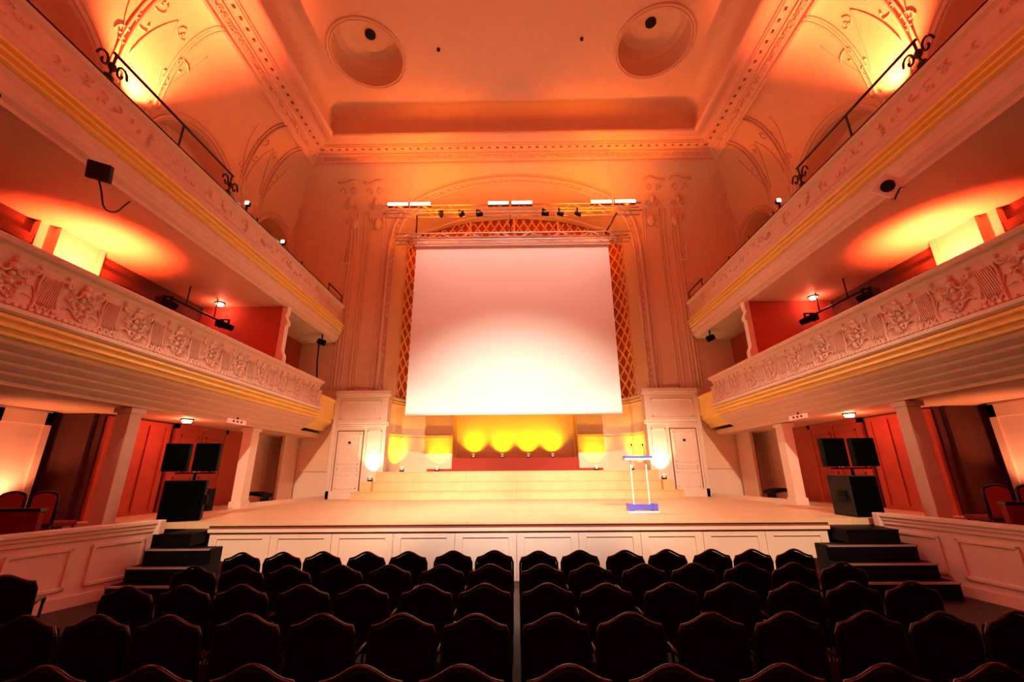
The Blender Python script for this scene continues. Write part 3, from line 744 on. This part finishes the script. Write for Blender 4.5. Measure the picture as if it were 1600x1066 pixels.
# ------------------------------------------------------------------ under-gallery posts, doors, walls
for s in (-1, 1):
    X = lambda v: s*v
    for y0, y1, z0, nm, kd in ((8.35, 8.62, .55, 'tall square post rising from the %s box between dark bays', 'a'), (12.4, 12.75, SZ, 'pale square post beside the red door on the %s of the stage', 'b')):
        t = thing('gallery_post', nm % SIDE[s], 'post', (X(7.85), (y0+y1)/2, z0))
        h = 3.25-z0; hw = (y1-y0)/2
        MB().box(-.14, .14, -hw, hw, .0, h-.02).build('shaft', 'white', t, bevel=.01)
        MB().box(-.18, .18, -hw-.04, hw+.04, h-.12, h-.02).build('cap', 'white', t); MB().box(-.17, .17, -hw-.03, hw+.03, 0, .18).build('foot', 'white', t)
    # curb between post and pier
    tag(MB().prism([(-.04, SZ), (.04, SZ), (.05, SZ+.12), (-.05, SZ+.12)], lambda a, z: (X(7.75+a), 12.78, z), lambda a, z: (X(7.2+a), 16.42, z)).build('stage_curb', 'white'), 'low white curb along the %s edge of the stage' % SIDE[s], 'curb')
    # wall panelling behind
    q = MB()
    for y0, y1 in ((15.0, 15.6), (15.75, 16.4)):
        for a, b, c, d in ((y0,y1,1.2,1.25),(y0,y1,2.9,2.95),(y0,y0+.05,1.2,2.95),(y1-.05,y1,1.2,2.95)): q.box(X(9.15), X(9.11), a, b, c, d)
    q.box(X(9.148), X(9.12), 14.9, PY, SZ, 3.25)
    tag(q.build('wall_panelling', 'plaster'), 'cream panelled wall in the recess behind the %s pier' % SIDE[s], 'panelling')
    tag(MB().box(X(9.148), X(9.10), 13.36, 14.88, SZ, 3.25).build('wall_panelling', 'redwall'), 'plain red wall strip between the %s stage door and the pale post' % SIDE[s], 'panelling')
    # blind return wall catching the light in front of the pier side
    tag(MB().box(X(8.4), X(8.5), 15.5, 16.5, SZ, 3.25).build('return_wall', 'plaster'), 'short cream wall stub beside the %s pier' % SIDE[s], 'wall stub')
    # panelled strips between the two posts
    q = MB().box(X(9.14), X(9.06), 9.35, 11.1, SZ, 3.2)
    for y in (9.5, 9.9, 10.4, 10.9): q.box(X(9.06), X(9.02), y, y+.08, SZ+.1, 3.1)
    tag(q.build('wall_panelling', 'redwall'), 'reddish panelled wall strip beside the %s stage door' % SIDE[s], 'panelling')
    t = thing('door_%d' % (3 if s < 0 else 4), '', '', (X(9.12), 12.3, SZ)); del t['label']; del t['category']; t['kind'] = 'structure'
    for k, yy in enumerate((-.93, .02)):
        lf = MB().box(-.04*s, 0, yy, yy+.91, 0, 2.1).build('door_leaf', 'redwall', t, bevel=.006)
        q = MB()
        for z0, z1 in ((.15, .85), (1.0, 1.95)):
            for a, b, c, d in ((yy+.12,yy+.79,z0,z0+.04),(yy+.12,yy+.79,z1-.04,z1),(yy+.12,yy+.16,z0,z1),(yy+.75,yy+.79,z0,z1)): q.box(-.06*s, -.04*s, a, b, c, d)
        q.build('door_moulding', 'redwall', t)
        MB().box(-.09*s, -.04*s, yy+(.82 if k == 0 else .05), yy+(.86 if k == 0 else .09), .95, 1.1).build('door_handle', 'lit_gilt', t)
    MB().box(-.07*s, .0, -1.05, -.93, 0, 2.22).box(-.07*s, 0, .93, 1.05, 0, 2.22).box(-.07*s, 0, -1.05, 1.05, 2.1, 2.22).build('door_frame', 'redwall', t)
    # exit plate
    t = thing('exit_sign', 'small pale lit sign plate on the beam beside the %s red stage door' % SIDE[s], 'sign', (X(7.5), 11.3, 3.28))
    MB().box(-.02, .02, -.36, .36, -.055, .055).build('plate', 'sign', t)
    q = MB()
    for k in (-.16, 0, .16): q.box(-s*.026, -s*.02, k-.04, k+.04, -.03, .03)
    q.build('lettering', 'signink', t)
    MB().box(0, .02, -.02, .02, .06, .12).build('bracket', 'black', t)
    # ceiling lamps under both galleries
    for (a, y, z, nm) in ((8.15, 10.4, 3.25, 'on the ceiling under the %s lower balcony near the stage door'), (9.3, 12.15, 7.1, 'under the %s upper balcony at the corner of the red partition')):
        t = thing('ceiling_lamp', 'small round bright lamp ' + nm % SIDE[s], 'lamp', (X(a), y, z), group='gallery ceiling lamps')
        MB().disc((0,0,-.03), .14, (0,0,1), .03, 20).build('rim', 'black', t)
        MB().disc((0,0,-.09), .09, (0,0,1), .06, 20, .11).build('diffuser', 'lamp', t)
        point('ceiling_lamp_glow', (X(a), y, z-.2), (1, .12, .05), 34 if z < 5 else 22)
    # curved dark bench in the recess
    q = MB(); 
    q.prism([(-.5+i/10, .26+.12*sin(PI*min(1, i/10*.9+.1))) for i in range(11)]+[(.5-i/10, .18+.10*sin(PI*min(1, (1-i/10)*.9+.1))) for i in range(11)], lambda a, z: (a*s, -.25, z), lambda a, z: (a*s, .25, z))
    t = thing('curved_bench', 'low dark curved seat standing in the recess right of the stage' if s > 0 else 'low dark curved seat standing in the recess left of the stage', 'bench', (X(8.3), 13.9, SZ))
    q.build('seat', 'black', t); MB().box(-.42, -.38, -.2, .2, 0, .26).build('leg', 'black', t); MB().box(.38, .42, -.2, .2, 0, .2).build('leg', 'black', t)

# ------------------------------------------------------------------ lower balconies
def motif(mb, P, rnd):
    """scroll cartouche: P(u, v, d) -> 3-D, u,v within +-.42 / +-.36"""
    for sg in (-1, 1):
        for cu_, cv_, r, a0, tr in ((.16, .17, .12, 2.5, 5.2), (.30, .24, .07, .3, -4.6), (.13, -.02, .09, -2.0, 4.8), (.07, -.22, .07, 1.2, -5), (.27, .02, .06, 2, 4.6)):
            mb.tube([P(sg*(cu_+r*cos(a0+tr*t/11)*(1-.78*t/11)), cv_+r*sin(a0+tr*t/11)*(1-.78*t/11), .02) for t in range(12)], .022, 5, taper=.45)
        mb.tube([P(sg*(.05+.30*t/8), -.30+.10*sin(PI*t/8)+.1*(t/8), .015) for t in range(9)], .02, 5, taper=.5)
        mb.tube([P(sg*(.44), .26-.5*t/8, .012) for t in range(9)], .014, 5)
    for u, v, r in ((0, .30, .05), (0, .20, .06), (0, .08, .045), (0, -.05, .05), (0, -.18, .035), (0, -.30, .03), (-.36, .33, .03), (.36, .33, .03)):
        mb.blob(P(u, v, .01), r*.9, r, r, 8, 5)
def shell(mb, P):
    for k in range(9):
        a = -.16+.04*k
        mb.tube([P(a*1.0-.06+.14*t/6, -.24+.46*t/6, .008+.012*sin(PI*t/6)) for t in range(7)], .014, 4)
    mb.tube([P(-.22+.02*t, -.30+.05*sin(t*.9), .015) for t in range(22)], .016, 5)
    mb.tube([P(-.26+.08*sin(t*.45), -.22-.0+.05*t-.12, .015) for t in range(8)], .022, 5, taper=.4)
for s in (-1, 1):
    X = lambda v: s*v
    t = thing('balcony', 'lower balcony on the %s with scrollwork relief front and yellow-lit gilded underside' % SIDE[s], 'balcony', (X(7), 0, 3.25))
    YE = 14.85; Y0 = -2.0
    def ext(prof, name, m, y0=Y0, y1=YE, bevel=0, **k):
        o = MB().prism(prof, lambda a, z: (X(a), y0, z), lambda a, z: (X(a), y1, z), **k).build(name, m, bevel=bevel); childfix(o, t); return o
    face = [(7.02, 5.02), (7.05, 4.92), (7.09, 4.75), (7.09, 4.5), (7.04, 4.3), (6.98, 4.19)]
    ext([(6.93,5.12),(6.90,5.08),(6.93,5.03),(7.0,5.0)]+face[1:]+[(7.25,4.19),(7.25,5.12)], 'parapet', 'relief')
    ext([(6.95,4.19),(6.90,4.16),(6.90,4.11),(6.96,4.08),(7.25,4.08),(7.25,4.19)], 'bead_moulding', 'white')
    ext([(6.99,4.08),(6.94,4.06),(6.94,4.01),(7.02,3.99),(7.02,3.96),(6.97,3.945),(6.97,3.90),(7.06,3.885),(7.06,3.855),(7.02,3.84),(7.03,3.80),(7.12,3.78),(7.3,3.78),(7.3,4.08)], 'lit_gilded_cove', 'lit_gilt')
    st = [(7.10,3.78),(7.11,3.74)]
    for k in range(4):
        a, z = 7.13+k*.145, 3.70-k*.112
        st += [(a, z+.012), (a+.10, z-.05), (a+.125, z-.055), (a+.13, z-.08)]
    ext(st+[(7.72,3.25),(7.75,3.42),(7.75,3.78)], 'moulded_underside', 'plaster')
    d = MB(); y = Y0
    while y < YE-.05: d.box(X(6.94), X(7.0), y, y+.055, 4.20, 4.245); y += .095
    do = d.build('dentil_row', 'relief'); childfix(do, t); do['kind'] = 'stuff'
    childfix(MB().box(X(7.2), X(10.2), Y0, PY, 3.9, 4.0).box(X(8.2), X(10.2), Y0, PY, 4.0, 4.3).build('gallery_floor', 'redcloth'), t)
    # set-back end section reaching the pier
    o = MB().prism([(7.14,4.72),(7.10,4.66),(7.16,4.6),(7.16,4.1),(7.12,4.05),(7.16,3.98),(7.2,3.9),(7.2,3.8),(7.45,3.6),(7.5,3.5),(7.6,3.5),(7.6,4.72)], lambda a, z: (X(a), YE, z), lambda a, z: (X(a), PY-.1, z)).build('end_section', 'lit_gilt'); childfix(o, t)
    def aface(z):
        for (a0, z0), (a1, z1) in zip(face, face[1:]):
            if z1 <= z <= z0: return a0+(a1-a0)*(z0-z)/(z0-z1)
        return face[-1][0] if z < 4.3 else face[0][0]
    rnd = random.Random(1); yy = 1.2+.0; k = 0
    pitch = 1.01; yy = 5.26-4*pitch
    while yy < 14.5:
        Pm = lambda u, v, d, yc=yy: (X(aface(4.6+v)-d), yc+u, 4.6+v)
        m = MB(); motif(m, lambda u, v, d, yc=yy: Pm(u*.82, v*.92, d*1.6), rnd); childfix(m.build('scroll_cartouche', 'relief'), t)
        m = MB(); shell(m, lambda u, v, d, yc=yy: Pm(u*.8+pitch/2, v, d*.9)); childfix(m.build('shell_panel', 'relief'), t)
        yy += pitch

# ------------------------------------------------------------------ upper balconies with iron rail
for s in (-1, 1):
    X = lambda v: s*v
    t = thing('balcony', 'upper balcony on the %s with flat cream front and yellow-lit gilded mouldings' % SIDE[s], 'balcony', (X(7.3), 0, 7.1))
    YE = 16.45; Y0 = -2.0
    def ext(prof, name, m, y0=Y0, y1=YE): childfix(MB().prism(prof, lambda a, z: (X(a), y0, z), lambda a, z: (X(a), y1, z)).build(name, m), t)
    ext([(7.22,8.70),(7.19,8.67),(7.22,8.62),(7.30,8.58),(7.30,8.18),(7.25,8.10),(7.5,8.10),(7.5,8.70)], 'parapet', 'relief')
    ext([(7.25,8.10),(7.22,8.05),(7.25,7.98),(7.25,7.86),(7.5,7.86),(7.5,8.10)], 'frieze_moulding', 'relief')
    ext([(7.24,7.86),(7.15,7.845),(7.15,7.80),(7.25,7.785),(7.25,7.75),(7.17,7.735),(7.17,7.69),(7.26,7.675),(7.26,7.64),(7.20,7.625),(7.20,7.585),(7.28,7.57),(7.5,7.56),(7.5,7.86)], 'lit_gilded_moulding', 'lit_gilt')
    ext([(7.27,7.56),(7.25,7.50),(7.30,7.42),(7.33,7.34),(7.30,7.30),(7.34,7.22),(7.42,7.16),(7.44,7.10),(7.6,7.10),(7.6,7.56)], 'lower_moulding', 'plaster')
    # gallery underside (smooth soffit)
    childfix(MB().box(X(7.6), X(10.14), Y0, PY, 7.10, 7.22).box(X(7.6), X(10.59), Y0, PY, 7.3, 7.4).build('gallery_soffit', 'smooth'), t)
    m = MB(); rnd = random.Random(4)
    yy = 3.0
    while yy < 15.6:
        for _ in range(5):
            cy, cz, r, a0, tr = yy+rnd.uniform(-.3, .3), 8.38+rnd.uniform(-.12, .12), rnd.uniform(.05, .1), rnd.uniform(0, 6), rnd.choice((-4, 4))
            m.tube([(X(7.285), cy+r*cos(a0+tr*q/9)*(1-.7*q/9), cz+r*sin(a0+tr*q/9)*(1-.7*q/9)) for q in range(10)], .014, 4, taper=.5)
        yy += .75
    childfix(m.build('scroll_relief', 'relief'), t)
    r = thing('iron_railing', 'dark wrought iron railing along the top of the %s upper balcony' % SIDE[s], 'railing', (X(7.35), 8, 8.7))
    childfix(MB().tube([(X(7.33), -1, 8.80), (X(7.33), 16.3, 8.80)], .034, 8).build('lower_rail', 'iron'), r)
    for ya, yb, zr in ((-1, 4.25, 9.38), (5.7, 9.1, 9.38), (15.0, 16.35, 9.1)): childfix(MB().tube([(X(7.33), ya, zr), (X(7.33), yb, zr)], .028, 8).build('handrail', 'iron'), r)
    for k, y in enumerate((2.4, 4.2, 5.75, 7.4, 9.05, 10.3, 11.6, 12.9, 15.05, 16.3)):
        m = MB(); zt = 9.38 if y < 9.2 else (9.1 if y > 15 else 8.93)
        m.box(X(7.315), X(7.345), y-.015, y+.015, 8.68, zt)
        if y in (4.2, 5.75, 9.05):
            for sg in (-1, 1):
                m.tube([(X(7.33), y+sg*(.17+.13*cos(q*.6)*(1-q/13)), 9.09+.2*sin(q*.6)*(1-q/13)) for q in range(12)], .022, 5)
            m.blob((X(7.33), y, 9.09), .05, .08, .09); m.blob((X(7.33), y, 8.86), .05, .1, .06)
        childfix(m.build('baluster', 'iron'), r)
    # small lamps clipped on the rail
    for k, (y, z, nm) in enumerate(((9.75, 9.0, 'nearer one'), (11.6, 8.9, 'farther one'))):
        if s > 0 and k == 1: continue
        l = thing('rail_lamp', 'tiny bright square lamp on the %s upper balcony rail%s' % (SIDE[s], '' if s > 0 else ', '+nm), 'lamp', (X(7.27), y+(0 if s < 0 else .2), z))
        MB().box(-.03, .03, -.06, .06, -.05, .05).box(s*0, s*.06, -.01, .01, -.2, .05).build('housing', 'black', l)
        MB().box(-.05, .05, -.075, -.06, -.045, .045).build('lens', 'lamp', l)

# ------------------------------------------------------------------ partitions in the middle galleries
for s in (-1, 1):
    X = lambda v: s*v
    t = thing('gallery_partition', 'red partition wall with shaped cream edge in the %s middle gallery' % SIDE[s], 'partition', (X(8.5), 12.5, 4.0))
    childfix(MB().box(X(7.45), X(10.1), 12.5, 12.62, 4.0, 7.08).build('panel', 'redwall'), t)
    prof = [(7.46,7.08),(7.30,7.08),(7.30,6.9),(7.34,6.75),(7.26,6.6),(7.24,6.5),(7.30,6.42),(7.30,5.6),(7.22,5.45),(7.22,5.1),(7.46,5.1)]
    childfix(MB().prism(prof, lambda a, z: (X(a), 12.46, z), lambda a, z: (X(a), 12.66, z)).build('shaped_edge', 'white'), t)
    tag(MB().box(X(8.9), X(9.0), 12.7, PY, 4.0, 7.1).build('bay_wall', 'redwall'), 'dull red wall at the back of the last %s gallery bay' % SIDE[s], 'wall panel')
    # lighting bar with spotlights
    t = thing('lighting_bar', 'dark pipe carrying two stage spotlights in the %s middle gallery' % SIDE[s], 'lighting bar', (X(9.2), 11.2, 6.6))
    childfix(MB().tube([(X(9.4), 10.2, 6.55), (X(9.1), 12.3, 6.45)], .03, 8).tube([(X(9.3), 10.9, 6.53), (X(9.3), 10.9, 7.1)], .02, 6).tube([(X(9.2), 11.9, 6.5), (X(9.2), 11.9, 7.1)], .02, 6).build('pipe', 'iron'), t)
    for k, (y, a) in enumerate(((10.3, 9.35), (12.1, 9.0))):
        c = thing('stage_spotlight', 'black theatre spotlight on the %s gallery pipe, %s end' % (SIDE[s], 'auditorium' if k == 0 else 'stage'), 'spotlight', (X(a), y, 6.45), group='gallery spotlights')
        MB().disc((0,-.15,-.12), .11, (-s*.6,1,-.2), .36, 16, .09).build('can', 'black', c)
        MB().box(-.14, -.12, -.04, .04, -.2, .06).box(.12, .14, -.04, .04, -.2, .06).box(-.14, .14, -.04, .04, .05, .07).build('yoke', 'black', c)
        MB().box(-.1, .1, -.25, -.16, -.22, -.02).build('barn_door', 'black', c)
    # spotlight and drop pipe where the upper balcony meets the pier
    c = thing('stage_spotlight', 'black spotlight hanging under the %s upper balcony near the pier' % SIDE[s], 'spotlight', (X(7.5), 15.4, 7.06))
    MB().box(-.02, .02, -.02, .02, -.14, .04).build('bracket', 'black', c); MB().disc((.1*s,-.1,-.24), .10, (-s*.8,.2,-.3), .28, 14, .12).build('can', 'black', c)
tag(MB().tube([(-7.55, 15.3, 6.9), (-7.52, 15.3, 6.0), (-7.4, 15.3, 4.9)], .03, 6).build('cable_drop', 'iron'), 'dark cable hanging down beside the left pier', 'cable')

# ------------------------------------------------------------------ monitor speakers under the upper balcony
def wallspk(loc, tgt, roll, m, label, sz=.17):
    t = thing('wall_speaker', label, 'speaker', loc)
    q = (Vector(tgt)-Vector(loc)).to_track_quat('-Y', 'Z').to_euler(); t.rotation_euler = q
    if roll: t.rotation_euler = (Matrix.Rotation(0, 4, 'Z') @ q.to_matrix().to_4x4() @ Matrix.Rotation(roll, 4, 'Y')).to_euler()
    MB().box(-sz, sz, 0, .22, -sz, sz).build('cabinet', m, t, bevel=.01)
    MB().disc((0, .001, 0), sz*.62, (0,-1,0), .02, 28).build('cone', 'hole', t)
    return t
wallspk((6.62, 6.32, 6.72), (.6, 0, 2.5), PI/4, 'bright_white', 'white diamond-tilted speaker with black cone under the right upper balcony', .165)
q = thing('speaker_bracket', 'dark bracket holding the white speaker on the right upper balcony', 'bracket', (7.35, 6.9, 7.12))
MB().tube([(0,0,0), (-.3,-.2,-.28), (-.62,-.36,-.36)], .02, 6).tube([(.1,0,0), (-.2,-.1,-.36), (-.6,-.34,-.38)], .016, 6).tube([(-.12,0,0), (.2,0,0)], .03, 6).build('arm', 'iron', q)
wallspk((-6.85, 5.68, 6.74), (-2, -1, 3), 0, 'grey', 'dark grey square speaker with black cone under the left upper balcony', .145)
tag(MB().tube([(-7.4, 6.0, 7.12), (-7.0, 5.9, 6.95), (-6.9, 5.84, 6.8)], .022, 6).build('speaker_bracket', 'iron'), 'dark arm holding the grey speaker below the left upper balcony', 'bracket')
tag(MB().tube([(-7.0+.02*sin(k), 5.85+.45*sin(k*PI/12)*0+.62*k/12, 6.72-.42*sin(k*PI/12)) for k in range(13)], .014, 6).build('hanging_cable', 'iron'), 'thin cable looping below the left dark speaker', 'cable')
t = thing('wall_speaker', 'long black fixture at the left edge under the upper balcony', 'speaker', (-7.3, 4.25, 7.0))
MB().box(-.1, .1, -.22, .28, -.09, .09).build('cabinet', 'black', t, bevel=.02)

# ------------------------------------------------------------------ uplight fittings
for s in (-1, 1):
    for a, y, z, nm in ((9.55, 8.3, 1.1, 'at the ground box pillar'), (9.3, 8.3, 5.5, 'at the middle gallery pillar'), (9.42, 8.35, 10.5, 'at the upper gallery pillar')):
        t = thing('pillar_uplight', 'black uplight %s on the %s' % (nm, SIDE[s]), 'lamp', (s*a, y, z), group='pillar uplights')
        MB().disc((0,0,.05), .09, (0,0,1), .16, 16).build('housing', 'black', t); MB().box(-.12, .12, -.1, .1, 0, .05).build('base', 'black', t)
        hgt = z-(.55 if z < 2 else 4.3 if z < 6 else 7.4)
        st = thing('lamp_stand', 'black stand under the uplight %s on the %s' % (nm, SIDE[s]), 'stand', (s*a, y, z-hgt))
        MB().tube([(0,0,0), (0,0,hgt)], .02, 8).disc((0,0,0), .15, (0,0,1), .02, 16).build('pole', 'black', st)

# ------------------------------------------------------------------ chairs
def chair_parts(t, vm='velvet'):
    def hump(x, w=.243, z0=.875, h=.075):
        u = abs(x)/w
        if u > .93: return z0-.04*((u-.93)/.07)**2*1.6+.0
        return z0+h*(.5+.5*cos(PI*min(1, u/.9)))**1.15
    n = 18; W2 = .243
    xs = [-W2+2*W2*i/n for i in range(n+1)]
    m = MB()   # upholstered back, slightly reclined, camera sees its rear
    def yb(z): return -.02-.10*(z-.45)
    prof = [(x, hump(x)-.02) for x in xs]
    poly = [(-W2+.015, .50)]+[(max(-W2+.015, min(W2-.015, x)), z) for x, z in prof]+[(W2-.015, .50)]
    m.prism(poly, lambda x, z: (x, yb(z)-.02, z), lambda x, z: (x, yb(z)+.05, z)); m.build('backrest', vm, t)
    m = MB().tube([(-W2, yb(.45), .45), (-W2, yb(.7), .7)]+[(x, yb(hump(x)), hump(x)) for x in xs]+[(W2, yb(.7), .7), (W2, yb(.45), .45)], .014, 8); m.build('back_frame', 'frame', t)
    MB().box(-.24, .24, .0, .44, .38, .47).build('seat', vm, t, bevel=.02)
    for sx in (-1, 1):
        MB().tube([(sx*.238, .0, .66), (sx*.242, .2, .67), (sx*.242, .34, .65), (sx*.238, .36, .60)], .015, 6).box(sx*.232, sx*.250, .30, .34, .42, .64).build('armrest', 'frame', t)
        MB().tube([(sx*.22, .40, .38), (sx*.225, .42, .0)], .02, 6, taper=.7).build('leg', 'frame', t)
        MB().tube([(sx*.23, .0, .42), (sx*.235, -.04, .0)], .02, 6, taper=.7).build('leg', 'frame', t)
first = None; ALL = []
def place(x, y, z, label, group, rz=0):
    global first, ALL
    if first is None:
        first = thing('concert_chair', label, 'chair', (x, y, z), rz, group); chair_parts(first)
        bpy.context.view_layer.update(); ALL = list(bpy.data.objects); return first
    c = copy_tree(first); c.location = (x, y, z); c.rotation_euler = (0, 0, rz); c['label'] = label; c['group'] = group
    return c
SX = (.29, .83, 1.42, 1.97, 2.55, 3.08, 3.62)
ROW = ['nearest the camera', 'second from the camera', 'middle', 'second from the stage', 'nearest the stage']
ORD = ['beside the centre gap', 'second', 'third', 'fourth', 'fifth', 'sixth', 'outermost']
for r in range(5):
    for k, x in enumerate(SX):
        if r == 0 and k > 5: continue
        for s in (-1, 1):
            lab = 'black velvet chair, %s, in the row %s' % (('%s %s of the centre gap' % (ORD[k], SIDE[s])) if 0 < k < 6 else ('just %s of the centre gap' if k == 0 else 'outermost on the %s') % SIDE[s], ROW[r])
            place(s*x, 2.74+.85*r, random.uniform(-.004, .004), lab, 'black audience chairs', random.uniform(-.012, .012))
place(-4.88, 4.44, 0.09, 'black chair standing apart at the left edge across the aisle', 'black audience chairs', .6)
first.location = first.location

# box chairs: red padded backs in dark frames
t0 = None
def box_chair(x, y, z, label, rz=0):
    t = thing('box_chair', label, 'chair', (x, y, z), rz, 'box chairs')
    W2 = .22
    top = lambda u: .90+.05*cos(u*PI/2)
    pts = [(-W2, 0, .45), (-W2, 0, .88)]+[(-W2+2*W2*i/12, 0, top(-1+2*i/12)) for i in range(1, 12)]+[(W2, 0, .88), (W2, 0, .45)]
    MB().tube(pts, .025, 6).build('back_frame', 'frame', t)
    MB().prism([(p[0]*.93, p[2]-.01) for p in pts], lambda x, z: (x, -.02, z), lambda x, z: (x, .03, z)).build('backrest', 'redwall', t)
    MB().box(-.23, .23, .02, .44, .38, .46).build('seat', 'redcloth', t, bevel=.02)
    for sx in (-1, 1):
        for yy in (.0, .4): MB().tube([(sx*.2, yy, .42), (sx*.21, yy, 0)], .018, 6).build('leg', 'frame', t)
for s in (-1, 1):
    for k, a in enumerate((8.05, 8.62, 9.18)):
        box_chair(s*a, 7.55, .72, 'red backed dark framed chair in the %s box, %s the pillar' % (SIDE[s], ('farthest from', 'midway to', 'closest to')[k]))
    tag(MB().box(s*7.75, s*9.5, 7.4, 8.5, .55, .72).build('box_step', 'redcloth'), 'low carpeted step under the %s box chairs' % SIDE[s], 'step')
    # curved-arm easy seat just behind the parapet
    t = thing('box_armchair', 'dark armchair with sweeping curved arms behind the %s parapet' % SIDE[s], 'chair', (s*8.15, 6.0, .55), 0, 'armchairs behind the parapets')
    MB().box(-.3, .3, -.3, .3, .2, .45).build('seat', 'redcloth', t, bevel=.04)
    MB().box(-.32, .32, -.42, -.3, .2, .8).build('backrest', 'redcloth', t, bevel=.04)
    for e in (-1, 1): MB().tube([(e*.34, -.36, .84), (e*.34, -.2, .80), (e*.34, 0, .66), (e*.34, .2, .62), (e*.34, .32, .6)], .03, 8).box(e*.32, e*.36, .26, .32, 0, .6).box(e*.32, e*.36, -.38, -.32, 0, .6).build('arm', 'frame', t)

#  behind the camera is open hall; ends

# ------------------------------------------------------------------ pieces of parts go one level deeper
SUB = {'door_handle': 'door_leaf', 'door_moulding': 'door_leaf', 'door_porthole': 'door_leaf', 'grille': 'cabinet', 'cone': 'cabinet', 'handle': 'cabinet',
       'lens': 'housing', 'lamp_tube': 'housing', 'barn_door': 'can', 'foot': 'base', 'nosing_strip': 'tread', 'dentil_row': 'parapet',
       'scroll_cartouche': 'parapet', 'shell_panel': 'parapet', 'clamp': 'crossbar'}
last = {}
for o in LOG:
    if o.parent is None: continue
    nm = o.name.split('.')[0]; last[(o.parent, nm)] = o
    tgt = last.get((o.parent, SUB.get(nm)))
    if tgt is not None and tgt.parent is o.parent:
        o.parent = tgt; o.matrix_parent_inverse = Matrix()
